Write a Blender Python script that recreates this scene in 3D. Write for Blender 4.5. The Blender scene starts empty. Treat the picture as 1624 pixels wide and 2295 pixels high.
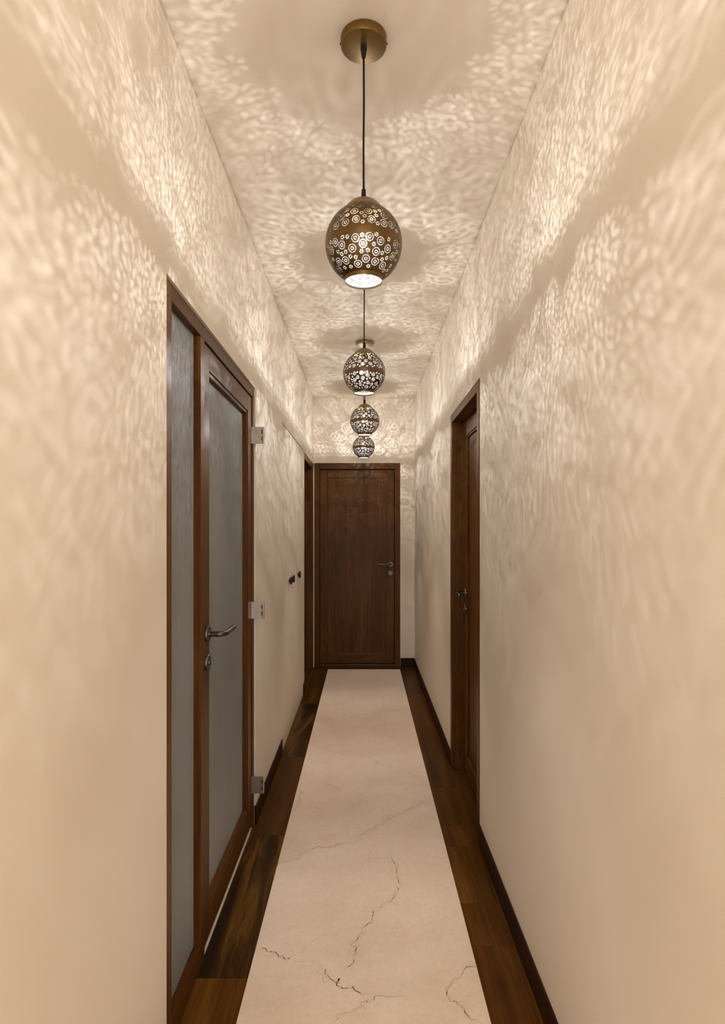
import bpy, bmesh, math, random
from mathutils import Vector, Matrix
from mathutils.geometry import delaunay_2d_cdt

S = bpy.context.scene
COL = S.collection
PI = math.pi

# ------------------------------------------------------------------ camera, world, exposure
CAM_H = 1.421
cd = bpy.data.cameras.new('camera'); cam = bpy.data.objects.new('camera', cd); COL.objects.link(cam)
cam.location = (0, 0, CAM_H); cam.rotation_euler = (PI/2, 0, 0)
cd.sensor_fit = 'AUTO'; cd.sensor_width = 36.0; cd.lens = 1340/2295*36.0
cd.shift_x = -3.5/2295; cd.shift_y = 40.5/2295
cd.clip_start = 0.02
S.camera = cam
w = bpy.data.worlds.new('world'); S.world = w; w.use_nodes = True
w.node_tree.nodes['Background'].inputs[0].default_value = (1.0, 0.94, 0.88, 1)
w.node_tree.nodes['Background'].inputs[1].default_value = 2.8     # the lit room that the corridor opens to, behind the viewer
S.view_settings.view_transform = 'Standard'; S.view_settings.look = 'None'
S.view_settings.exposure = 0.24; S.view_settings.gamma = 1.0
S.view_settings.use_curve_mapping = False
FILAMENT = 104000.0          # radiance of each lamp's light-emitting chips
BULB_GLOW = 760.0             # glow of the bulb's glass
LIGHT_RGB = (1.0, 0.985, 0.97)
S.cycles.max_bounces = 8; S.cycles.diffuse_bounces = 5; S.cycles.transparent_max_bounces = 16
S.cycles.sample_clamp_indirect = 3.0; S.cycles.sample_clamp_direct = 8.0
S.cycles.caustics_reflective = False; S.cycles.caustics_refractive = False

# ------------------------------------------------------------------ room dimensions (metres; camera stands at y = 0)
HW = 0.523                  # half width of the corridor
YB = 6.204                  # end wall
YF = -0.9                   # the corridor's open mouth, behind the camera
ZC = 2.779                  # ceiling
WT = 0.12                   # wall thickness

# ------------------------------------------------------------------ materials
def mat(name):
    m = bpy.data.materials.new(name); m.use_nodes = True
    nt = m.node_tree; b = nt.nodes['Principled BSDF']
    return m, nt, b
def nd(nt, typ, **kw):
    n = nt.nodes.new(typ)
    for k, v in kw.items(): setattr(n, k, v)
    return n
def rgb(c): return (c[0], c[1], c[2], 1)
def coords(nt, scale=(1,1,1), kind='Object', rnd=False):
    tc = nd(nt, 'ShaderNodeTexCoord'); mp = nd(nt, 'ShaderNodeMapping')
    mp.inputs['Scale'].default_value = scale
    nt.links.new(tc.outputs[kind], mp.inputs['Vector'])
    if rnd:
        oi = nd(nt, 'ShaderNodeObjectInfo'); mu = nd(nt, 'ShaderNodeVectorMath', operation='SCALE')
        cb = nd(nt, 'ShaderNodeCombineXYZ')
        nt.links.new(oi.outputs['Random'], cb.inputs[0]); nt.links.new(oi.outputs['Random'], cb.inputs[2])
        nt.links.new(cb.outputs[0], mu.inputs[0]); mu.inputs['Scale'].default_value = 37.0
        nt.links.new(mu.outputs[0], mp.inputs['Location'])
    return mp.outputs[0]
def noise(nt, vec, scale, detail=4, rough=.55, dist=0):
    n = nd(nt, 'ShaderNodeTexNoise'); n.inputs['Scale'].default_value = scale
    n.inputs['Detail'].default_value = detail; n.inputs['Roughness'].default_value = rough
    n.inputs['Distortion'].default_value = dist
    nt.links.new(vec, n.inputs['Vector']); return n.outputs['Fac']
def ramp(nt, fac, stops):
    r = nd(nt, 'ShaderNodeValToRGB'); e = r.color_ramp.elements
    while len(e) < len(stops): e.new(0.5)
    for k, (p, c) in enumerate(stops): e[k].position = p; e[k].color = rgb(c)
    nt.links.new(fac, r.inputs[0]); return r.outputs[0]
def mixc(nt, fac, a, b, blend='MIX'):
    m = nd(nt, 'ShaderNodeMix', data_type='RGBA', blend_type=blend)
    for sock, v in ((m.inputs[0], fac), (m.inputs[6], a), (m.inputs[7], b)):
        if isinstance(v, (int, float)): sock.default_value = v
        elif isinstance(v, tuple): sock.default_value = rgb(v)
        else: nt.links.new(v, sock)
    return m.outputs[2]
def bump(nt, b, h, strength, dist=.002):
    n = nd(nt, 'ShaderNodeBump'); n.inputs['Strength'].default_value = strength; n.inputs['Distance'].default_value = dist
    nt.links.new(h, n.inputs['Height']); nt.links.new(n.outputs[0], b.inputs['Normal'])

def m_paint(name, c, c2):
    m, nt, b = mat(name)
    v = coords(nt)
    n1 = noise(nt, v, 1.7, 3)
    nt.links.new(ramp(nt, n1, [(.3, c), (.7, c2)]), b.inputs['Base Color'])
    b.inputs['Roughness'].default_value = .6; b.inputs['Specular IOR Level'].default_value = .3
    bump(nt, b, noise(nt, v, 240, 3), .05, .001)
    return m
PAINT = m_paint('cream_wall_paint', (.765, .682, .573), (.795, .712, .603))
CEIL = m_paint('cream_ceiling_paint', (.765, .682, .573), (.795, .712, .603))
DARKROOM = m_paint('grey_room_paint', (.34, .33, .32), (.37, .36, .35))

def m_wood(name, stops, axis, rough=.36, fig=1.0, stretch=.07, coat=.05, spec=.12):
    """stained timber: grain stretched along the given axis"""
    m, nt, b = mat(name)
    sc = [1, 1, 1]; sc[axis] = stretch
    v = coords(nt, tuple(sc), rnd=True)
    n1 = noise(nt, v, 9*fig, 5, .6, 1.2)
    n2 = noise(nt, v, 90, 4, .65, .3)
    base = ramp(nt, n1, stops)
    fine = ramp(nt, n2, [(.35, (.62, .58, .55)), (.62, (1.0, 1.0, 1.0))])
    nt.links.new(mixc(nt, .8, base, fine, 'MULTIPLY'), b.inputs['Base Color'])
    rr = nd(nt, 'ShaderNodeMapRange'); rr.inputs['To Min'].default_value = rough-.05; rr.inputs['To Max'].default_value = rough+.1
    nt.links.new(n2, rr.inputs['Value']); nt.links.new(rr.outputs[0], b.inputs['Roughness'])
    b.inputs['Specular IOR Level'].default_value = spec
    b.inputs['Coat Weight'].default_value = coat; b.inputs['Coat Roughness'].default_value = .22
    bump(nt, b, n2, .12, .0006)
    return m
DOOR_ST = [(.25, (.062, .0205, .003)), (.5, (.108, .0405, .006)), (.75, (.16, .069, .0115))]
DOOR_V = m_wood('stained_door_timber_upright', DOOR_ST, 2)
DOOR_Y = m_wood('stained_door_timber_lengthwise', DOOR_ST, 1)
DOOR_X = m_wood('stained_door_timber_crosswise', DOOR_ST, 0)
BASEW = m_wood('dark_baseboard_timber', [(.3, (.024, .008, .003)), (.7, (.045, .016, .005))], 1)
PLK_A = m_wood('warm_brown_plank', [(.25, (.058, .020, .003)), (.5, (.108, .041, .006)), (.8, (.19, .080, .012))], 1, .3, 1.1, .05, .02, .05)
PLK_B = m_wood('dark_figured_plank', [(.36, (.022, .010, .004)), (.48, (.05, .022, .005)), (.57, (.13, .06, .011)), (.72, (.18, .082, .014))], 1, .3, .75, .09, .02, .05)
PLK_C = m_wood('olive_brown_plank', [(.3, (.05, .0185, .003)), (.55, (.095, .038, .006)), (.8, (.165, .072, .011))], 1, .3, 1.0, .05, .02, .05)
PLK_X = m_wood('cross_plank', [(.3, (.04, .016, .004)), (.7, (.07, .029, .007))], 0, .3)

def m_marble():
    m, nt, b = mat('cream_marble')
    v = coords(nt)
    big = noise(nt, v, 2.6, 5, .6, .6)
    base = ramp(nt, big, [(.3, (.82, .65, .50)), (.5, (.87, .705, .555)), (.7, (.90, .745, .60))])
    pk = noise(nt, v, 5.5, 4, .6, 1.0)
    base = mixc(nt, ramp(nt, pk, [(.55, (0, 0, 0)), (.75, (.55, .55, .55))]), base, (.86, .65, .49))
    # pale crackle
    vo = nd(nt, 'ShaderNodeTexVoronoi', feature='DISTANCE_TO_EDGE'); vo.inputs['Scale'].default_value = 24
    wv = nd(nt, 'ShaderNodeVectorMath', operation='ADD'); nn = nd(nt, 'ShaderNodeTexNoise'); nn.inputs['Scale'].default_value = 9
    nt.links.new(v, nn.inputs['Vector']); sc = nd(nt, 'ShaderNodeVectorMath', operation='SCALE'); sc.inputs['Scale'].default_value = .16
    nt.links.new(nn.outputs['Color'], sc.inputs[0]); nt.links.new(v, wv.inputs[0]); nt.links.new(sc.outputs[0], wv.inputs[1])
    nt.links.new(wv.outputs[0], vo.inputs['Vector'])
    gate = noise(nt, v, 7, 3)
    cr = nd(nt, 'ShaderNodeMath', operation='MULTIPLY')
    nt.links.new(ramp(nt, vo.outputs['Distance'], [(0, (1, 1, 1)), (.045, (0, 0, 0))]), cr.inputs[0])
    nt.links.new(ramp(nt, gate, [(.45, (0, 0, 0)), (.68, (.32, .32, .32))]), cr.inputs[1])
    base = mixc(nt, cr.outputs[0], base, (.94, .83, .70))
    base = mixc(nt, .85, base, ramp(nt, noise(nt, v, 46, 5, .7, .8), [(.3, (.91, .89, .87)), (.6, (1.0, 1.0, 1.0))]), 'MULTIPLY')
    at = nd(nt, 'ShaderNodeAttribute', attribute_name='vein')
    vc = ramp(nt, noise(nt, v, 4.0, 3), [(.4, (.21, .125, .085)), (.62, (.43, .24, .16))])
    nt.links.new(mixc(nt, at.outputs['Fac'], base, vc), b.inputs['Base Color'])
    b.inputs['Roughness'].default_value = .42
    b.inputs['Specular IOR Level'].default_value = .3
    return m
MARBLE = m_marble()

def m_metal(name, c, rough, metallic=1.0, scale=60):
    m, nt, b = mat(name)
    v = coords(nt)
    n = noise(nt, v, scale, 3)
    lo = tuple(x*.88 for x in c); hi = tuple(min(1, x*1.12) for x in c)
    nt.links.new(ramp(nt, n, [(.3, lo), (.7, hi)]), b.inputs['Base Color'])
    b.inputs['Metallic'].default_value = metallic; b.inputs['Roughness'].default_value = rough
    return m
BRONZE = m_metal('pierced_bronze', (.145, .088, .030), .38, .9)
BROWNMET = m_metal('pierced_brown_metal', (.15, .095, .055), .38, .9)
BRASS = m_metal('antique_brass', (.19, .11, .03), .42, .75)
BRASSPALE = m_metal('pale_brass', (.30, .22, .12), .42, .75)
STEEL = m_metal('satin_steel', (.47, .42, .365), .34, .95)
GUN = m_metal('dark_gunmetal', (.10, .085, .076), .3, .95)
BLACK = m_metal('black_plastic', (.008, .008, .008), .45, 0)
DARKGAP = m_metal('dark_recess', (.03, .017, .009), .8, 0)
CORD = m_metal('black_cord', (.005, .0045, .004), .85, 0)
INNER = m_metal('beige_shade_lining', (.016, .0145, .012), .7, 0)
INNER_RING = m_metal('brown_shade_lining', (.0085, .0075, .006), .7, 0)
for q in (INNER, INNER_RING): q.node_tree.nodes['Principled BSDF'].inputs['Specular IOR Level'].default_value = .1
RIM = m_metal('white_shade_rim', (.24, .225, .19), .5, 0)
PALE = m_metal('pale_threshold_stone', (.62, .50, .39), .5, 0)
SOCKET = m_metal('lamp_holder', (.75, .70, .62), .5, 0)

def m_glass():
    m, nt, b = mat('reeded_glass')
    v = coords(nt, (1, 1, .25))
    n = noise(nt, v, 3, 3)
    nt.links.new(ramp(nt, n, [(.3, (.34, .345, .355)), (.7, (.40, .405, .415))]), b.inputs['Base Color'])
    b.inputs['Transmission Weight'].default_value = .42; b.inputs['Roughness'].default_value = .27
    b.inputs['IOR'].default_value = 1.5
    return m
GLASS = m_glass()
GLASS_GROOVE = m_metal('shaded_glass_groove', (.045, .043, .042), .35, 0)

def m_emit(name, c, s):
    m = bpy.data.materials.new(name); m.use_nodes = True; nt = m.node_tree
    nt.nodes.remove(nt.nodes['Principled BSDF'])
    e = nd(nt, 'ShaderNodeEmission'); e.inputs[0].default_value = rgb(c); e.inputs[1].default_value = s
    nt.links.new(e.outputs[0], nt.nodes['Material Output'].inputs[0]); m.cycles.emission_sampling = 'FRONT'
    return m
FIL = m_emit('glowing_filament', LIGHT_RGB, FILAMENT)
def m_bulb():
    m = bpy.data.materials.new('glowing_bulb_glass'); m.use_nodes = True; nt = m.node_tree
    nt.nodes.remove(nt.nodes['Principled BSDF'])
    e = nd(nt, 'ShaderNodeEmission'); e.inputs[0].default_value = rgb(LIGHT_RGB); e.inputs[1].default_value = BULB_GLOW
    t = nd(nt, 'ShaderNodeBsdfTransparent'); a = nd(nt, 'ShaderNodeAddShader')
    nt.links.new(e.outputs[0], a.inputs[0]); nt.links.new(t.outputs[0], a.inputs[1])
    nt.links.new(a.outputs[0], nt.nodes['Material Output'].inputs[0]); m.cycles.emission_sampling = 'FRONT'
    return m
BULB = m_bulb()

# ------------------------------------------------------------------ mesh helpers
def obj(name, bm, m, parent=None, smooth=False, bev=0.0, seg=1):
    bmesh.ops.recalc_face_normals(bm, faces=bm.faces)
    if bev:
        bmesh.ops.bevel(bm, geom=[e for e in bm.edges if e.calc_face_angle(0) > .6], offset=bev, segments=seg, affect='EDGES', profile=.5)
    me = bpy.data.meshes.new(name); bm.to_mesh(me); bm.free()
    for mm in (m if isinstance(m, (list, tuple)) else [m]): me.materials.append(mm)
    if smooth:
        for p in me.polygons: p.use_smooth = True
    o = bpy.data.objects.new(name, me); COL.objects.link(o)
    if parent is not None: adopt(o, parent)
    return o
def world_loc(o):
    v = Vector(o.location)
    while o.parent is not None:
        v = v + o.matrix_parent_inverse.translation; o = o.parent; v = v + o.location
    return v
def adopt(o, parent):
    o.parent = parent
    o.matrix_parent_inverse = Matrix.Translation(-world_loc(parent))
def tag(o, label=None, cat=None, group=None, kind=None):
    if label: o['label'] = label
    if cat: o['category'] = cat
    if group: o['group'] = group
    if kind: o['kind'] = kind
    return o
def empty(name, loc, label=None, cat=None, group=None, kind=None):
    o = bpy.data.objects.new(name, None); COL.objects.link(o); o.location = loc
    o.empty_display_size = .05
    return tag(o, label, cat, group, kind)
def box(x0, x1, y0, y1, z0, z1, bm=None):
    bm = bm or bmesh.new()
    v = [bm.verts.new((x, y, z)) for x in (x0, x1) for y in (y0, y1) for z in (z0, z1)]
    for f in ((0,1,3,2), (4,6,7,5), (0,4,5,1), (2,3,7,6), (0,2,6,4), (1,5,7,3)): bm.faces.new([v[i] for i in f])
    return bm
def poly_x(pts, x0, x1):
    """extrude a (y, z) outline along x"""
    bm = bmesh.new()
    a = [bm.verts.new((x0, y, z)) for y, z in pts]; b = [bm.verts.new((x1, y, z)) for y, z in pts]
    bm.faces.new(a); bm.faces.new(b[::-1]); n = len(pts)
    for i in range(n): bm.faces.new((a[i], b[i], b[(i+1) % n], a[(i+1) % n]))
    return bm
def poly_y(pts, y0, y1):
    bm = bmesh.new()
    a = [bm.verts.new((x, y0, z)) for x, z in pts]; b = [bm.verts.new((x, y1, z)) for x, z in pts]
    bm.faces.new(a); bm.faces.new(b[::-1]); n = len(pts)
    for i in range(n): bm.faces.new((a[i], b[i], b[(i+1) % n], a[(i+1) % n]))
    return bm
def lathe(prof, c, axis='z', n=32, bm=None, closed=True):
    """revolve (radius, height) pairs about an axis through c"""
    bm = bm or bmesh.new(); c = Vector(c); rings = []
    def pt(r, h, a):
        if axis == 'z': return c + Vector((r*math.cos(a), r*math.sin(a), h))
        if axis == 'x': return c + Vector((h, r*math.cos(a), r*math.sin(a)))
        return c + Vector((r*math.cos(a), h, r*math.sin(a)))
    for r, h in prof:
        if r < 1e-6: rings.append([bm.verts.new(pt(0, h, 0))])
        else: rings.append([bm.verts.new(pt(r, h, 2*PI*i/n)) for i in range(n)])
    for A, B in zip(rings, rings[1:]):
        for i in range(n):
            j = (i+1) % n
            if len(A) == 1 and len(B) == 1: continue
            if len(A) == 1: bm.faces.new((A[0], B[i], B[j]))
            elif len(B) == 1: bm.faces.new((A[i], A[j], B[0]))
            else: bm.faces.new((A[i], A[j], B[j], B[i]))
    if closed:
        for R in (rings[0], rings[-1]):
            if len(R) > 2: bm.faces.new(R)
    return bm
def tube(pts, r, n=16, bm=None):
    bm = bm or bmesh.new(); pts = [Vector(p) for p in pts]; rings = []
    up = None
    for i, p in enumerate(pts):
        t = (pts[min(i+1, len(pts)-1)] - pts[max(i-1, 0)]).normalized()
        if up is None: up = t.orthogonal().normalized()
        up = (up - t*up.dot(t)).normalized(); s = t.cross(up)
        rr = r[i] if isinstance(r, (list, tuple)) else r
        rings.append([bm.verts.new(p + (up*math.cos(2*PI*k/n) + s*math.sin(2*PI*k/n))*rr) for k in range(n)])
    for A, B in zip(rings, rings[1:]):
        for i in range(n): bm.faces.new((A[i], A[(i+1) % n], B[(i+1) % n], B[i]))
    bm.faces.new(rings[0]); bm.faces.new(rings[-1])
    return bm
def smooth_angle(o, deg=40):
    me = o.data
    for p in me.polygons: p.use_smooth = True
    me.set_sharp_from_angle(angle=math.radians(deg))
    return o
def struct(name, bm, m, label, bev=0.0):
    return tag(obj(name, bm, m, bev=bev), label, None, None, 'structure')

# ------------------------------------------------------------------ openings
LD0, LD1, LDZ = 1.584, 2.882, 2.102       # glazed door on the left wall
CB0, CB1, CBZ = 3.832, 5.131, 2.112       # flush cupboard
FL0, FL1, FLZ = 5.228, 6.172, 2.106       # door at the far end of the left wall
RD0, RD1, RDZ = 2.703, 3.606, 2.112       # door on the right wall
BD0, BD1, BDZ = -.518, .375, 2.116        # door in the end wall (x range)

# ------------------------------------------------------------------ the shell
WTOP = ZC - .006                          # shadow gap under the ceiling
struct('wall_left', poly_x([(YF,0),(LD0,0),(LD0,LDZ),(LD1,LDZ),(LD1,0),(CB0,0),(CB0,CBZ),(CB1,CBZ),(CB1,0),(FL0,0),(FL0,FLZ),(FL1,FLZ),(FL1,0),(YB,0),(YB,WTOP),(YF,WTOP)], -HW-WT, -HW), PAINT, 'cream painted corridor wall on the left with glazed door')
struct('wall_right', poly_x([(YF,0),(RD0,0),(RD0,RDZ),(RD1,RDZ),(RD1,0),(YB,0),(YB,WTOP),(YF,WTOP)], HW, HW+WT), PAINT, 'cream painted corridor wall on the right with one door')
struct('wall_back', poly_y([(-HW-WT,0),(BD0,0),(BD0,BDZ),(BD1,BDZ),(BD1,0),(HW+WT,0),(HW+WT,ZC),(-HW-WT,ZC)], YB, YB+WT), PAINT, 'cream painted end wall around the closed door')
for k, sx in ((1, -1), (2, 1)):
    xa, xb = sorted((sx*(HW+.02), sx*(HW+WT)))
    struct('trim_%d' % k, box(xa, xb, YF, YB, WTOP+.0002, ZC-.0002), PAINT, 'recessed strip in the ceiling shadow gap')
def backing(name, x0, x1, y0, y1, z1, side, m, label):
    bm = box(x0, x1, y0, y1, -.02, z1)
    for f in list(bm.faces):
        c = f.calc_center_median()
        if (side == '+x' and c.x > x1-.001) or (side == '-x' and c.x < x0+.001) or (side == '-y' and c.y < y0+.001): bm.faces.remove(f)
    return struct(name, bm, m, label)
backing('wall_backing', -HW-WT-1.3, -HW-WT, .9, 3.6, 2.7, '+x', DARKROOM, 'grey walls of the dim room behind the reeded glass')
backing('wall_backing.001', -HW-WT-.25, -HW-WT, 3.65, 6.3, 2.4, '+x', DARKROOM, 'unseen box added behind the cupboard and far left door to block light')  # this and the next two: unseen boxes added to stop light leaking through gaps
backing('wall_backing.002', HW+WT, HW+WT+.3, 2.5, 3.8, 2.4, '-x', DARKROOM, 'unseen box added behind the right door to block light')
backing('wall_backing.003', -HW-WT, HW+WT, YB+WT, YB+WT+.3, 2.4, '-y', DARKROOM, 'unseen box added behind the end door to block light')
struct('ceiling', box(-HW-WT, HW+WT, YF-WT, YB+WT, ZC, ZC+.1), CEIL, 'cream painted corridor ceiling with thin shadow gap')

# floor: a screed with marble slabs and timber planks laid on it
floor = struct('floor', box(-HW-.9, HW+WT, YF-WT, YB+WT, -.08, -.02), DARKGAP, 'cream marble floor bordered by dark timber planks')
MX0, MX1, MYE = -.368, .366, 6.103
VEINS = []
VEINS=[
(0.8,1.0,[(-0.373,2.532),(-0.322,2.569),(-0.284,2.613),(-0.24,2.658),(-0.198,2.689),(-0.158,2.682),(-0.12,2.704),(-0.075,2.714),(-0.031,2.762),(0.01,2.823),(0.052,2.854),(0.085,2.89),(0.129,2.941),(0.176,2.998),(0.234,3.04),(0.283,3.089),(0.354,3.111)]),
(0.5,0.8,[(-0.07,2.708),(-0.021,2.739),(0.02,2.792),(0.052,2.833),(0.1,2.886),(0.113,2.93),(0.148,2.986)]),
(0.6,1.0,[(0.014,2.676),(0.021,2.622),(0.014,2.569),(-0.005,2.531),(-0.028,2.495)]),
(0.4,0.9,[(0.021,2.613),(0.047,2.578),(0.076,2.592),(0.115,2.613),(0.144,2.613)]),
(0.8,1.1,[(0.115,2.613),(0.127,2.561),(0.144,2.527),(0.132,2.479),(0.141,2.432),(0.135,2.372),(0.121,2.316),(0.101,2.288),(0.062,2.248),(0.032,2.222),(0.028,2.185),(0.008,2.148),(-0.004,2.113),(-0.019,2.079),(-0.027,2.035),(-0.037,1.993),(-0.043,1.953),(-0.061,1.933)]),
(1.0,1.2,[(-0.372,2.022),(-0.344,2.033),(-0.326,2.014),(-0.296,2.009),(-0.271,1.993),(-0.248,1.981)]),
(0.6,0.9,[(-0.358,1.988),(-0.331,1.998),(-0.301,1.993),(-0.262,1.978)]),
(0.35,1.2,[(-0.249,1.988),(-0.217,1.968),(-0.174,1.973),(-0.144,1.953),(-0.121,1.928)]),
(1.0,1.2,[(-0.123,1.933),(-0.116,1.909),(-0.105,1.895),(-0.09,1.877),(-0.08,1.895),(-0.086,1.868),(-0.068,1.854),(-0.035,1.863),(-0.017,1.839),(0.006,1.828)]),
(0.6,1.0,[(-0.15,1.943),(-0.13,1.905),(-0.097,1.877)]),
(0.7,1.1,[(-0.089,1.722),(-0.078,1.754),(-0.052,1.758),(-0.026,1.774),(-0.007,1.798),(0.02,1.807),(0.04,1.824),(0.067,1.82),(0.1,1.824),(0.12,1.821)]),
(0.5,0.9,[(0.003,1.734),(0.007,1.766),(-0.0,1.79),(0.033,1.82)]),
(0.9,1.0,[(0.369,1.953),(0.336,1.948),(0.309,1.909),(0.279,1.877),(0.257,1.841),(0.25,1.828),(0.271,1.803),(0.291,1.778),(0.297,1.758),(0.312,1.734),(0.335,1.722)]),
(1.0,1.1,[(-0.373,3.32),(-0.349,3.264),(-0.327,3.231),(-0.349,3.21),(-0.336,3.17),(-0.352,3.132),(-0.327,3.119),(-0.349,3.057),(-0.366,3.01)]),
(0.3,0.9,[(-0.237,3.378),(-0.185,3.34),(-0.133,3.264)]),
(0.35,0.9,[(0.094,3.21),(0.187,3.183),(0.23,3.132),(0.299,3.132)]),
(0.3,1.1,[(-0.249,1.988),(-0.182,2.057),(-0.147,2.101),(-0.064,2.166)]),
(0.25,1.1,[(0.203,2.125),(0.255,2.172),(0.297,2.248),(0.334,2.329),(0.372,2.409)]),
(0.3,0.9,[(0.189,2.865),(0.234,2.903),(0.262,2.919)]),
(0.3,0.9,[(-0.259,2.93),(-0.202,2.886),(-0.127,2.865)]),
(0.3,0.9,[(-0.097,2.93),(-0.043,2.886),(0.01,2.865)]),
(0.28,1.0,[(0.29,2.553),(0.342,2.587),(0.389,2.613)]),
(0.3,1.0,[(-0.136,2.302),(-0.13,2.344),(-0.096,2.372),(-0.044,2.387)]),
(0.4,0.8,[(0.28,2.062),(0.289,2.046)]),
(0.65,1.2,[(-0.219,4.511),(-0.15,4.501),(-0.095,4.551),(-0.052,4.602),(0.012,4.633),(0.076,4.643),(0.102,4.675),(0.155,4.707),(0.213,4.696),(0.271,4.707),(0.307,4.761),(0.364,4.817)]),
(0.5,1.2,[(0.143,4.761),(0.156,4.851),(0.182,4.932),(0.225,5.041),(0.268,5.141)]),
(0.5,1.2,[(0.095,4.633),(0.13,4.511),(0.157,4.405),(0.143,4.349),(0.15,4.304)]),
(0.5,1.2,[(0.276,4.675),(0.297,4.602),(0.338,4.551),(0.365,4.501)]),
(0.5,1.2,[(0.17,4.286),(0.221,4.233),(0.264,4.182),(0.3,4.115),(0.336,4.074),(0.364,4.011),(0.344,3.972),(0.35,3.912)]),
(0.55,1.2,[(-0.351,3.972),(-0.294,3.934),(-0.236,3.883),(-0.196,3.832),(-0.153,3.797),(-0.11,3.762),(-0.053,3.762)]),
(0.7,1.2,[(-0.022,3.79),(0.015,3.735),(0.05,3.708),(0.075,3.675),(0.099,3.636),(0.139,3.617),(0.167,3.573),(0.212,3.512),(0.26,3.5),(0.296,3.471),(0.34,3.436),(0.366,3.408)]),
(0.5,1.3,[(-0.294,4.944),(-0.231,4.909),(-0.15,4.897),(-0.095,4.851)]),
(0.35,1.2,[(-0.137,4.921),(-0.083,4.968),(0.006,5.041),(0.112,5.116),(0.243,5.206)]),
(0.4,1.2,[(-0.359,4.396),(-0.296,4.453)]),
(0.45,1.2,[(-0.272,3.391),(-0.223,3.363),(-0.18,3.331),(-0.118,3.257)]),
(0.4,1.4,[(0.006,5.603),(0.093,5.68),(0.149,5.759)]),
(0.35,1.3,[(0.11,3.211),(0.149,3.186),(0.199,3.147)]),
(0.3,1.3,[(0.039,3.604),(0.075,3.668)]),
]

rnd = random.Random(5)
def rough_line(p, n):
    for _ in range(n):
        q = [p[0]]
        for a, b in zip(p, p[1:]):
            d = Vector((b[0]-a[0], b[1]-a[1])); L = d.length
            if L > .006:
                t = rnd.uniform(.38, .62); o = rnd.gauss(0, .19)*L
                q.append((a[0]+d.x*t-d.y/L*o, a[1]+d.y*t+d.x/L*o))
            q.append(b)
        p = q
    return p
lines = []
for s, wd, p in VEINS:
    s = min(.8, s*.85)
    lines.append((s, wd, rough_line(p, 3)))
    if s > .6:                                         # a fainter strand beside the main one
        lines.append((s*.45, wd*.8, rough_line([(x+rnd.gauss(0, .004), y+rnd.gauss(0, .005)) for x, y in p], 3)))
    if s > .6:                                         # hair-thin side cracks
        for _ in range(max(2, len(p)//4)):
            i = rnd.randrange(1, len(p)-1); a = p[i]; ang = rnd.uniform(0, 2*PI); L = rnd.uniform(.02, .06)
            lines.append((s*.4, .7, rough_line([a, (a[0]+math.cos(ang)*L, a[1]+math.sin(ang)*L*1.3)], 3)))
JOINTS = [YF, .86, 1.826, 2.79, 3.76, 4.72, 5.66, MYE]
for y0, y1 in zip(JOINTS, JOINTS[1:]):
    bm = bmesh.new(); lay = bm.verts.layers.float.new('vein')
    box(MX0, MX1, y0+.0001, y1-.0001, -.02, 0, bm)
    for s, wd, p in lines:
        p = [(max(MX0+.001, min(MX1-.001, x)), y) for x, y in p]
        n = len(p)
        for i in range(n-1):
            a, b = Vector((*p[i], 0)), Vector((*p[i+1], 0))
            if not (y0 <= (a.y+b.y)/2 < y1): continue
            t = (b-a)
            if t.length < 1e-5: continue
            sd = Vector((-t.y, t.x, 0)).normalized()
            rows = []
            for q, k in ((a, i), (b, i+1)):
                f = min(1, .25+min(k, n-1-k)/6); h = .0014*wd*(.6+.8*rnd.random())
                rr = []
                for off, val in ((-1, 0), (0, 1), (1, 0)):
                    v = bm.verts.new((q.x+sd.x*off*h, q.y+sd.y*off*h, .00025)); v[lay] = val*s*f; rr.append(v)
                rows.append(rr)
            for j in (0, 1): bm.faces.new((rows[0][j], rows[1][j], rows[1][j+1], rows[0][j+1]))
    o = obj('marble_slab', bm, MARBLE, floor)
def plank(x0, x1, y0, y1, m):
    obj('plank', box(x0, x1, y0+.0004, y1-.0004, -.02, 0), m, floor, bev=.0006)
for y0, y1, m in ((YF, .9, PLK_A), (.9, 1.897, PLK_A), (1.897, 2.786, PLK_B), (2.786, 3.75, PLK_C), (3.75, 4.9, PLK_B), (4.9, MYE, PLK_C)):
    plank(-HW-.03, MX0-.0006, y0, y1, m)
for y0, y1, m in ((YF, .95, PLK_C), (.95, 1.62, PLK_A), (1.62, 2.043, PLK_A), (2.043, 2.276, PLK_A), (2.276, 2.686, PLK_C), (2.686, 2.876, PLK_A), (2.876, 3.3, PLK_C), (3.3, 4.3, PLK_C), (4.3, 5.2, PLK_A), (5.2, MYE, PLK_C)):
    plank(MX1+.0006, HW+.005, y0, y1, m)
plank(-HW-.03, HW+.005, MYE+.0006, YB+.12, PLK_X)
plank(HW+.006, HW+WT, RD0, RD1, PLK_C)
plank(-HW-WT, -HW-.031, FL0, FL1, PLK_B)

# baseboards, almost flush with the plaster
BH = .094
def baseboard(name, b, label):
    struct(name, b, BASEW, label, bev=.0015)
baseboard('baseboard_left', box(-HW, -HW+.006, YF, LD0-.001, 0, BH), 'dark timber baseboard on the left, before the glazed door')
baseboard('baseboard_left.001', box(-HW-.005, -HW+.006, LD1-.0035, 3.80, 0, BH), 'dark timber baseboard on the left, past the glazed door')
baseboard('baseboard_left.002', box(-HW, -HW+.006, CB1+.003, FL0-.001, 0, BH), 'short dark baseboard piece between cupboard and far left door')
baseboard('baseboard_right', box(HW-.006, HW, YF, RD0-.001, 0, BH), 'long dark timber baseboard on the right, nearest part')
baseboard('baseboard_right.001', box(HW-.006, HW, RD1+.001, YB, 0, BH), 'dark timber baseboard on the right, past the door')
baseboard('baseboard_back', box(BD1+.002, HW-.006, YB-.006, YB, 0, BH), 'short dark baseboard on the end wall right of the door')

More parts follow.
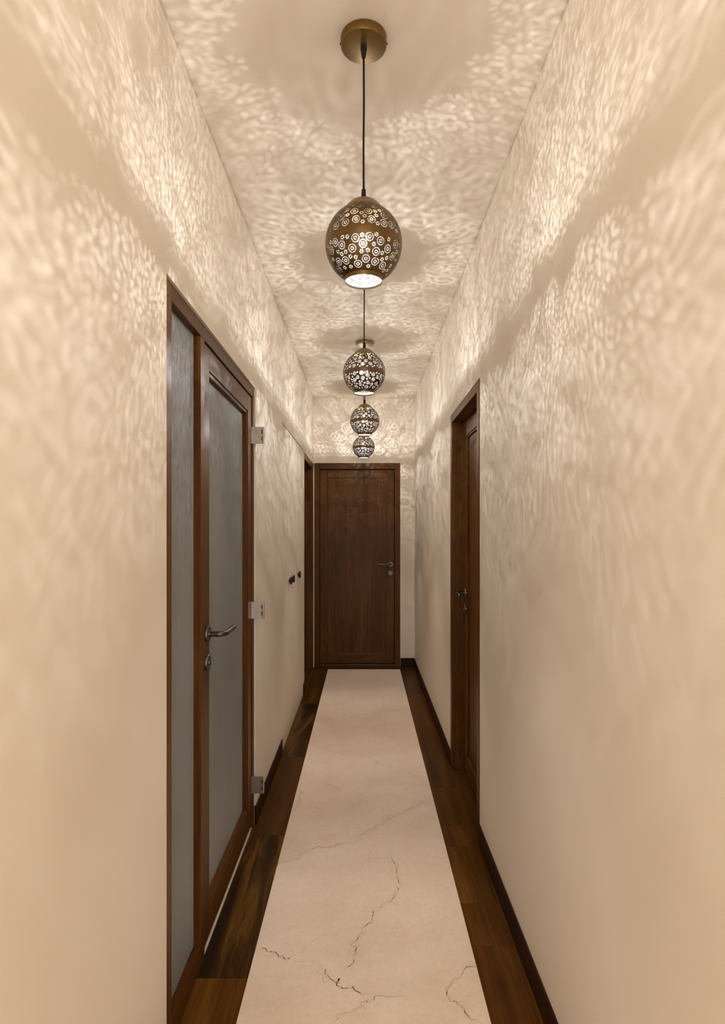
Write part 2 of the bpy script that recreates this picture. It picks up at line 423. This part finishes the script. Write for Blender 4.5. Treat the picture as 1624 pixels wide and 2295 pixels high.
# ------------------------------------------------------------------ ironmongery
def rosette(name, parent, c, nrm, r=.027, t=.010, m=GUN):
    ax = 'x' if abs(nrm[0]) > .5 else 'y'; s = nrm[0] + nrm[1]
    o = obj(name, lathe([(r, 0), (r, s*t*.75), (r*.93, s*t), (r*.42, s*t), (r*.40, s*(t+.003)), (0, s*(t+.003))], c, ax, 32), m, parent)
    return smooth_angle(o)
def lever(parent, c, nrm, along, L=.125, out=.055, r=.0095):
    c = Vector(c); nrm = Vector(nrm); along = Vector(along)
    pts = [c + nrm*.008, c + nrm*(out-.022)]
    for k in range(1, 8):
        a = k/8*PI/2; pts.append(c + nrm*(out-.022+.022*math.sin(a)) + along*(.022*(1-math.cos(a))))
    pts += [c + nrm*out + along*.024, c + nrm*out + along*(L-.004), c + nrm*out + along*(L-.001), c + nrm*out + along*L]
    rr = [r]*(len(pts)-2) + [r*.97, r*.8]
    return smooth_angle(obj('lever_handle', tube(pts, rr, 18), GUN, parent))
def keyplate(parent, c, nrm):
    k = rosette('key_rosette', parent, c, nrm)
    c = Vector(c) + Vector(nrm)*.010
    tang = Vector((0, 1, 0)) if abs(nrm[0]) > .5 else Vector((1, 0, 0))
    bm = lathe([(.0082, 0), (.0082, .0045), (0, .0045)], (0, 0, 0), 'z', 20)
    box(-.0035, .0035, -.018, 0, 0, .0042, bm)
    rot = Matrix((tang, Vector((0, 0, 1)), Vector(nrm))).transposed().to_4x4()
    bmesh.ops.transform(bm, matrix=Matrix.Translation(c) @ rot, verts=bm.verts)
    smooth_angle(obj('lock_cylinder', bm, GUN, k))

# ------------------------------------------------------------------ left glazed door with sidelight
FX = -HW - .006                            # front face of the frame
d1 = empty('door_1', (FX-.05, (LD0+LD1)/2, 0), 'dark timber door with reeded glass leaf and sidelight, left wall', None, None, 'structure')
J0, J1 = LD0+.004, LD1-.004
BK = FX - .095
obj('jamb', box(BK, FX, J0, J0+.058, 0, LDZ-.005), DOOR_V, d1, bev=.0015)
obj('jamb', box(BK, FX, J1-.034, J1, 0, LDZ-.005), DOOR_V, d1, bev=.0015)
obj('head_jamb', box(BK, FX, J0+.058, J1-.034, 2.052, LDZ-.005), DOOR_Y, d1, bev=.0015)
obj('mullion', box(BK, FX, 1.938, 1.985, 0, 2.052), DOOR_V, d1, bev=.0015)
obj('sill_rail', box(BK, FX, J0+.058, 1.938, 0, .075), DOOR_Y, d1, bev=.0015)
def reeded(name, parent, xf, y0, y1, z0, z1, pitch=.0118, amp=.0028, th=.004):
    bm = bmesh.new(); n = max(1, round((y1-y0)/pitch)); sub = 8; pts = []
    for i in range(n*sub+1):
        t = i/(n*sub); ph = (i % sub)/sub
        pts.append((xf - amp*(1-math.sin(PI*ph)), y0+(y1-y0)*t))
    prof = pts + [(xf-amp-th, y1), (xf-amp-th, y0)]
    a = [bm.verts.new((x, y, z0)) for x, y in prof]; b = [bm.verts.new((x, y, z1)) for x, y in prof]
    N = len(prof)
    for i in range(N):
        f = bm.faces.new((a[i], b[i], b[(i+1) % N], a[(i+1) % N]))
        if i < n*sub and i % sub in (0, sub-2, sub-1): f.material_index = 1      # groove between two reeds, its shade painted on as a dark colour
    bm.faces.new(a); bm.faces.new(b[::-1])
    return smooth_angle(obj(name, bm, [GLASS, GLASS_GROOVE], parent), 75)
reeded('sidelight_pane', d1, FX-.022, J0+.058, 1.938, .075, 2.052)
LX = FX - .006                             # face of the leaf
L0, L1, LZ0, LZ1 = 1.988, 2.845, .022, 2.049
leaf = empty('door_leaf', (LX-.022, (L0+L1)/2, LZ0)); adopt(leaf, d1)
leaf.location = (0, 0, 0); leaf.matrix_parent_inverse = Matrix.Identity(4); leaf.location = Vector((LX-.022, (L0+L1)/2, LZ0)) - d1.location
LB = LX - .044
obj('stile', box(LB, LX, L0, L0+.080, LZ0, LZ1), DOOR_V, leaf, bev=.0015)
obj('stile', box(LB, LX, L1-.088, L1, LZ0, LZ1), DOOR_V, leaf, bev=.0015)
obj('top_rail', box(LB, LX, L0+.080, L1-.088, LZ1-.078, LZ1), DOOR_Y, leaf, bev=.0015)
obj('bottom_rail', box(LB, LX, L0+.080, L1-.088, LZ0, .118), DOOR_Y, leaf, bev=.0015)
g0, g1, gz0, gz1 = L0+.080, L1-.088, .118, LZ1-.078
obj('glazing_bead', box(LX-.024, LX-.005, g0, g0+.010, gz0, gz1), DOOR_V, leaf, bev=.001)
obj('glazing_bead', box(LX-.024, LX-.005, g1-.012, g1, gz0, gz1), DOOR_V, leaf, bev=.001)
obj('glazing_bead', box(LX-.024, LX-.005, g0+.010, g1-.012, gz1-.014, gz1), DOOR_Y, leaf, bev=.001)
obj('glazing_bead', box(LX-.024, LX-.005, g0+.010, g1-.012, gz0, gz0+.016), DOOR_Y, leaf, bev=.001)
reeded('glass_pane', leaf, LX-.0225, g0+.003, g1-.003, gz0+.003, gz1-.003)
rosette('handle_rosette', leaf, (LX, 2.030, 1.068), (1, 0, 0))
lever(leaf, (LX, 2.030, 1.068), (1, 0, 0), (0, 1, 0), .14, .062)
keyplate(leaf, (LX, 2.030, .972), (1, 0, 0))
obj('threshold_strip', box(LX-.05, LX+.002, L0+.004, L1-.004, 0, .007), PALE, d1)
def hinge(z, y=2.846):
    h = empty('hinge', (0, 0, 0)); h.parent = d1; h.location = Vector((FX, y, z)) - d1.location
    tag(h, 'projecting satin steel hinge')
    xo, hh = -.476, .040
    obj('hinge_plate', box(FX-.03, xo-.008, y-.0035, y-.001, z-hh, z+hh), STEEL, h, bev=.0004)
    obj('hinge_plate', box(FX-.03, xo-.008, y+.001, y+.0035, z-hh, z+hh), STEEL, h, bev=.0004)
    zs = [-hh, -.024, -.008, .008, .024, hh]
    for k, (a, b) in enumerate(zip(zs, zs[1:])):
        smooth_angle(obj('knuckle', lathe([(.0045, 0), (.0052, .0008), (.0052, b-a-.0016), (.0045, b-a-.0008)], (xo-.004, y, z+a+.0004), 'z', 14), STEEL, h))
        if k % 2: obj('leaf_slot', box(xo-.0125, xo-.0085, y-.0041, y-.0030, z+a, z+b), DARKGAP, h)  # raised dark strip, painting the shade of an open slot
    for sx, sz in ((-.020, .026), (-.036, .010), (-.020, -.008), (-.036, -.026)):
        obj('hinge_screw', lathe([(.0024, 0), (.0018, -.0007), (0, -.0007)], (xo+sx+.004, y-.0035, z+sz), 'y', 10), STEEL, h)
for z in (1.872, 1.040, .208): hinge(z)

# ------------------------------------------------------------------ right door, set back in its frame
RX = HW - .003
d2 = empty('door_2', (HW+.05, (RD0+RD1)/2, 0), 'dark timber panelled door set back in the right wall', None, None, 'structure')
r0, r1 = RD0+.003, RD1-.003
obj('jamb', box(RX, HW+WT-.005, r0, r0+.058, 0, RDZ-.004), DOOR_V, d2, bev=.002)
obj('jamb', box(RX, HW+WT-.005, r1-.058, r1, 0, RDZ-.004), DOOR_V, d2, bev=.002)
obj('head_jamb', box(RX, HW+WT-.005, r0+.058, r1-.058, 2.058, RDZ-.004), DOOR_Y, d2, bev=.002)
PX = .588
a0, a1 = r0+.062, r1-.062
leaf2 = empty('door_leaf', (0, 0, 0)); leaf2.parent = d2; leaf2.location = Vector((PX+.02, (a0+a1)/2, .012)) - d2.location
obj('stile', box(PX, PX+.04, a0, a0+.10, .012, 2.055), DOOR_V, leaf2, bev=.0015)
obj('stile', box(PX, PX+.04, a1-.10, a1, .012, 2.055), DOOR_V, leaf2, bev=.0015)
obj('top_rail', box(PX, PX+.04, a0+.10, a1-.10, 1.965, 2.055), DOOR_Y, leaf2, bev=.0015)
obj('bottom_rail', box(PX, PX+.04, a0+.10, a1-.10, .012, .112), DOOR_Y, leaf2, bev=.0015)
obj('door_panel', box(PX+.014, PX+.03, a0+.10, a1-.10, .112, 1.965), DOOR_V, leaf2)
for y0, y1, z0, z1, mm in ((a0+.10, a0+.112, .112, 1.965, DOOR_V), (a1-.112, a1-.10, .112, 1.965, DOOR_V), (a0+.112, a1-.112, 1.953, 1.965, DOOR_Y), (a0+.112, a1-.112, .112, .126, DOOR_Y)):
    obj('panel_bead', box(PX+.004, PX+.014, y0, y1, z0, z1), mm, leaf2, bev=.002)
rosette('handle_rosette', leaf2, (PX, 3.455, 1.058), (-1, 0, 0))
lever(leaf2, (PX, 3.455, 1.058), (-1, 0, 0), (0, -1, 0), .125, .056)
keyplate(leaf2, (PX, 3.455, .966), (-1, 0, 0))

# ------------------------------------------------------------------ end door
d3 = empty('door_3', ((BD0+BD1)/2, YB+.05, 0), 'dark timber single-panel door closing the corridor end', None, None, 'structure')
BY = YB - .004
b0, b1 = BD0+.002, BD1-.002
obj('jamb', box(b0, b0+.054, BY, YB+.10, 0, BDZ-.003), DOOR_V, d3, bev=.002)
obj('jamb', box(b1-.054, b1, BY, YB+.10, 0, BDZ-.003), DOOR_V, d3, bev=.002)
obj('head_jamb', box(b0+.054, b1-.054, BY, YB+.10, 2.055, BDZ-.003), DOOR_X, d3, bev=.002)
obj('threshold', box(b0+.054, b1-.054, BY+.006, YB+.10, 0, .026), DOOR_X, d3, bev=.002)
EY = YB + .034
e0, e1 = b0+.057, b1-.057
leaf3 = empty('door_leaf', (0, 0, 0)); leaf3.parent = d3; leaf3.location = Vector(((e0+e1)/2, EY+.02, .03)) - d3.location
obj('stile', box(e0, e0+.080, EY, EY+.04, .032, 2.052), DOOR_V, leaf3, bev=.0015)
obj('stile', box(e1-.080, e1, EY, EY+.04, .032, 2.052), DOOR_V, leaf3, bev=.0015)
obj('top_rail', box(e0+.080, e1-.080, EY, EY+.04, 1.972, 2.052), DOOR_X, leaf3, bev=.0015)
obj('bottom_rail', box(e0+.080, e1-.080, EY, EY+.04, .032, .128), DOOR_X, leaf3, bev=.0015)
obj('door_panel', box(e0+.080, e1-.080, EY+.009, EY+.03, .128, 1.972), DOOR_V, leaf3)
for x0, x1, z0, z1, mm in ((e0+.080, e0+.088, .128, 1.972, DOOR_V), (e1-.088, e1-.080, .128, 1.972, DOOR_V), (e0+.088, e1-.088, 1.964, 1.972, DOOR_X), (e0+.088, e1-.088, .128, .136, DOOR_X)):
    obj('panel_bead', box(x0, x1, EY+.003, EY+.009, z0, z1), mm, leaf3, bev=.0015)
rosette('handle_rosette', leaf3, (e1-.040, EY, 1.064), (0, -1, 0))
lever(leaf3, (e1-.040, EY, 1.064), (0, -1, 0), (-1, 0, 0), .125, .056)
keyplate(leaf3, (e1-.040, EY, .974), (0, -1, 0))

# ------------------------------------------------------------------ far left door, deep in its frame
d4 = empty('door_4', (-HW-.05, (FL0+FL1)/2, 0), 'dark timber door deep in its frame, far left beside end door', None, None, 'structure')
f0, f1 = FL0+.002, FL1-.002
QX = -HW - .001
obj('jamb', box(-HW-WT+.004, QX, f0, f0+.03, 0, FLZ-.003), DOOR_V, d4, bev=.002)
obj('jamb', box(-HW-WT+.004, QX, f1-.03, f1, 0, FLZ-.003), DOOR_V, d4, bev=.002)
obj('head_jamb', box(-HW-WT+.004, QX, f0+.03, f1-.03, 2.048, FLZ-.003), DOOR_Y, d4, bev=.002)
leaf4 = empty('door_leaf', (0, 0, 0)); leaf4.parent = d4; leaf4.location = Vector((-HW-WT, (f0+f1)/2, .01)) - d4.location
KX = -HW - WT + .012
obj('stile', box(KX-.04, KX, f0+.033, f0+.12, .01, 2.045), DOOR_V, leaf4, bev=.0015)
obj('stile', box(KX-.04, KX, f1-.12, f1-.033, .01, 2.045), DOOR_V, leaf4, bev=.0015)
obj('top_rail', box(KX-.04, KX, f0+.12, f1-.12, 1.96, 2.045), DOOR_Y, leaf4, bev=.0015)
obj('bottom_rail', box(KX-.04, KX, f0+.12, f1-.12, .01, .11), DOOR_Y, leaf4, bev=.0015)
obj('door_panel', box(KX-.03, KX-.012, f0+.12, f1-.12, .11, 1.96), DOOR_V, leaf4)

# ------------------------------------------------------------------ flush cupboard painted like the wall
cup = empty('flush_cupboard', (-HW-.05, (CB0+CB1)/2, 0), 'three-leaf cupboard flush in the left wall, cream with black knobs', 'cupboard')
obj('carcass', box(-HW-WT, -HW-.024, CB0+.0005, CB1-.0005, .001, CBZ-.0005), DARKGAP, cup)  # solid block, coloured dark to give the leaf gaps their shade
seams = [CB0+.0012, 4.235, 4.656, CB1-.0012]
knobs = (4.165, 4.312, 4.722)
for k in range(3):
    p = obj('cupboard_leaf', box(-HW-.022, -HW, seams[k]+.0008, seams[k+1]-.0008, .005, CBZ-.009), PAINT, cup, bev=.0004)
    kb = lathe([(.007, 0), (.007, .003), (.014, .0045), (.021, .0085), (.0262, .0145), (.0285, .0205), (.0272, .0222), (0, .0222)], (-HW, knobs[k], 1.069), 'x', 28)
    tag(smooth_angle(obj('knob', kb, BLACK, p)), 'black half-dome knob')

# ------------------------------------------------------------------ pendant lamps with pierced shades
R = .106
def flower_holes(cx, cy, big, kind, rnd):
    """closed outlines (tangent-plane metres) of the holes of one motif"""
    hs = []
    ph = rnd.random()*PI
    def petal(r0, r1, wd, a, n=6):
        pts = []
        for i in range(n):
            t = 2*PI*i/n; rr = (r0+r1)/2 + (r1-r0)/2*math.cos(t); ww = wd/2*math.sin(t)*(1.0+.25*math.cos(t))
            pts.append((rr*math.cos(a)-ww*math.sin(a), rr*math.sin(a)+ww*math.cos(a)))
        return pts
    def arc(r0, r1, a0, a1, n):
        return [(r1*math.cos(a0+(a1-a0)*i/n), r1*math.sin(a0+(a1-a0)*i/n)) for i in range(n+1)] + \
               [(r0*math.cos(a1-(a1-a0)*i/n), r0*math.sin(a1-(a1-a0)*i/n)) for i in range(n+1)]
    if kind == 'flower':
        if big:
            for k in range(17): hs.append(petal(.0079, .0112, .0023, ph+2*PI*k/17))
            for k in range(7): hs.append(petal(.0020, .0054, .0025, ph+2*PI*k/7))
        else:
            for k in range(6): hs.append(petal(.0018, .0060, .0030, ph+2*PI*k/6))
    else:
        if big:
            hs.append(arc(.0069, .0092, ph, ph+2*PI*.93, 16)); hs.append(arc(.0020, .0043, ph+2, ph+2+2*PI*.90, 9))
        else:
            hs.append(arc(.0014, .0041, ph, ph+2*PI*.92, 9))
    return hs
def pierced_shade(name, kind, seed, metal):
    rnd = random.Random(seed)
    U = 2*PI*R; lo, hi = math.radians(-61), math.radians(60.5)
    bands = ((math.radians(-59.0), math.radians(-7.4)), (math.radians(.4), math.radians(60)))
    placed = []
    def far(u, p, r):
        for uu, pp, rr in placed:
            c = math.sin(p)*math.sin(pp) + math.cos(p)*math.cos(pp)*math.cos((u-uu)/R)
            if R*math.acos(max(-1, min(1, c))) < r+rr: return False
        return True
    for big, rad, tries in ((True, .0119 if kind == 'flower' else .0109, 2600), (False, .0065 if kind == 'flower' else .0056, 4200)):
        for b0, b1 in bands:
            m0, m1 = math.sin(b0+rad/R), math.sin(b1-rad/R)
            for _ in range(tries):
                p = math.asin(rnd.uniform(m0, m1)); u = rnd.uniform(0, U); mrg = rad/math.cos(p)+.0004
                if u < mrg or u > U-mrg: continue
                if far(u, p, rad if big else rad): placed.append((u, p, rad))
    verts, faces = [], []
    NU = 96; dv = R*math.radians(3.6); NV = round((hi-lo)*R/dv)
    for j in range(NV+1):
        for i in range(NU+1): verts.append(Vector((U*i/NU, R*(lo+(hi-lo)*j/NV))))
    for u, p, rad in placed:
        for h in flower_holes(0, 0, rad > .009, kind, rnd):
            k0 = len(verts); verts += [Vector((u + x/math.cos(p), R*p + y)) for x, y in h]
            faces.append(list(range(k0, len(verts))))
    vo, eo, fo, ov, oe, of = delaunay_2d_cdt(verts, [], faces, 0, 1e-7)
    keep = [f for f, src in zip(fo, of) if not src]
    rings = {}
    def sph(q, r):
        a, p = q.x/R + PI/2, q.y/R
        return (r*math.cos(p)*math.cos(a), r*math.cos(p)*math.sin(a), r*math.sin(p))
    bm = bmesh.new(); out = {}; inn = {}
    RI = R - .0009
    for f in keep:
        for i in f:
            if i not in out: out[i] = bm.verts.new(sph(vo[i], R)); inn[i] = bm.verts.new(sph(vo[i], RI))
    cnt = {}
    for f in keep:
        a = bm.faces.new([out[i] for i in f]); a.material_index = 0; a.smooth = True
        b = bm.faces.new([inn[i] for i in f[::-1]]); b.material_index = 1; b.smooth = True
        for x, y in zip(f, list(f[1:])+[f[0]]): cnt[(x, y)] = cnt.get((x, y), 0) + 1
    for (x, y) in [e for e in cnt if (e[1], e[0]) not in cnt]:          # cut edges of the sheet
        q = [bm.verts.new(v.co) for v in (out[x], out[y], inn[y], inn[x])]
        bm.faces.new(q[::-1]).material_index = 1
    # plain neck ring at the bottom opening
    n = 64; prev = None
    zb = R*math.sin(lo); rb = R*math.cos(lo)
    for r, z, mi in ((rb+.0004, zb+.0006, 0), (rb-.0004, zb-.0035, 0), (rb-.0002, zb-.0105, 0), (rb-.0003, zb-.0106, 2), (rb-.0012, zb-.0035, 2), (rb-.0014, zb+.0008, 2)):
        ring = [bm.verts.new((r*math.cos(2*PI*i/n), r*math.sin(2*PI*i/n), z)) for i in range(n)]
        if prev:
            for i in range(n):
                f = bm.faces.new((prev[i], ring[i], ring[(i+1) % n], prev[(i+1) % n])); f.material_index = mi; f.smooth = True
        prev = ring
    me = bpy.data.meshes.new(name); bm.to_mesh(me); bm.free()
    me.materials.append(metal); me.materials.append(INNER if kind == 'flower' else INNER_RING); me.materials.append(RIM)
    return me
ZL = 2.209                                 # height of the shade's centre
def make_lamp(y, x, shade_mesh, brass, can, label):
    t = empty('pendant_lamp', (x, y, ZL), label, 'lamp', 'pierced pendant lamps in a row along the ceiling')
    P = Vector((x, y, 0))
    def at(z): return (x, y, z)
    c = smooth_angle(obj('canopy', lathe([(.0630, 0), (.0635, -.003), (.0635, -.021), (.0615, -.0245), (.058, -.0255), (0, -.0255)], at(ZC-.0002), 'z', 64), can, t), 30)
    for s in (-1, 1):
        obj('canopy_screw', lathe([(.0028, -.0005*s), (.0028, .0022*s), (0, .0030*s)], (x+s*.0635, y+.002, ZC-.014), 'x', 12), BLACK, c)
    smooth_angle(obj('cord_grip', lathe([(.0085, 0), (.0092, -.006), (.0075, -.012), (.0068, -.022), (.0052, -.030), (.0032, -.031)], at(ZC-.0255), 'z', 20), CORD, t))
    zt = ZL + .128
    obj('cord', tube([at(ZC-.05), (x+.0006, y, 2.60), (x-.0005, y, 2.48), at(zt+.012)], .0030, 12), CORD, t, smooth=True)
    smooth_angle(obj('cord_grip', lathe([(.0035, .022), (.0058, .019), (.0062, .004), (.0068, 0), (.0068, -.010)], at(zt+.004), 'z', 20), CORD, t))
    capp = [(.0070, .1225), (.014, .122), (.026, .1185), (.037, .1125), (.0465, .1035), (.0530, .0940), (.0545, .0905), (.0540, .0895), (.0525, .0905), (.0455, .1015), (.036, .1105), (.0070, .1195)]
    smooth_angle(obj('shade_cap', lathe(capp, at(ZL), 'z', 64, closed=False), brass, t), 35)
    sh = bpy.data.objects.new('shade', shade_mesh); COL.objects.link(sh); sh.location = at(ZL); adopt(sh, t)
    smooth_angle(obj('lamp_holder', lathe([(.012, .118), (.0145, .114), (.0145, .062), (.0125, .040), (.0105, .036), (0, .036)], at(ZL), 'z', 24), SOCKET, t))
    bz = ZL + .005
    b = obj('bulb', lathe([(.0095, .034), (.0105, .026)] + [(.0200*math.sin(a), .0200*math.cos(a)) for a in [PI*(.20+.8*k/12) for k in range(9)]], at(bz), 'z', 16, closed=False), BULB, t, smooth=True)
    for k in range(5):
        a = 2*PI*(k+.3)/5; cc = (x+.008*math.cos(a), y+.008*math.sin(a), bz+(.006 if k % 2 else -.003))
        obj('light_chip', lathe([(.0010*math.sin(PI*q/3), .0010*math.cos(PI*q/3)) for q in range(4)], cc, 'z', 5, closed=False), FIL, b, smooth=True)
    return t
def copy_lamp(src, x, y, shade_mesh, label):
    def dup(o, parent):
        c = o.copy(); COL.objects.link(c)
        if parent is not None:
            c.parent = parent; c.matrix_parent_inverse = o.matrix_parent_inverse.copy()
        for ch in o.children: dup(ch, c)
        return c
    c = dup(src, None); c.location.x = x; c.location.y = y; c['label'] = label
    for ch in c.children:
        if ch.name.startswith('shade') and not ch.name.startswith('shade_cap'): ch.data = shade_mesh
    return c
M_FLOWER = pierced_shade('flower_shade', 'flower', 11, BRONZE)
M_RING = pierced_shade('ring_shade', 'ring', 4, BROWNMET)
lamp1 = make_lamp(1.650, -.001, M_FLOWER, BRASSPALE, BRASS, 'nearest pendant lamp, large bronze globe pierced with little flowers, canopy in view')
lamp2 = make_lamp(3.000, .0005, M_RING, BRASSPALE, BRASSPALE, 'second pendant lamp from the viewer, brown globe pierced with rings')
lamp3 = copy_lamp(lamp2, .005, 4.315, M_RING, 'third pendant lamp, brown pierced globe hanging just above the farthest one')
lamp4 = copy_lamp(lamp2, -.004, 5.680, M_RING, 'farthest pendant lamp, smallest-looking pierced globe near the end door')
lamp0 = make_lamp(.300, 0, M_RING, BRASSPALE, BRASSPALE, 'pendant lamp above the viewer, out of view, pierced brown globe')
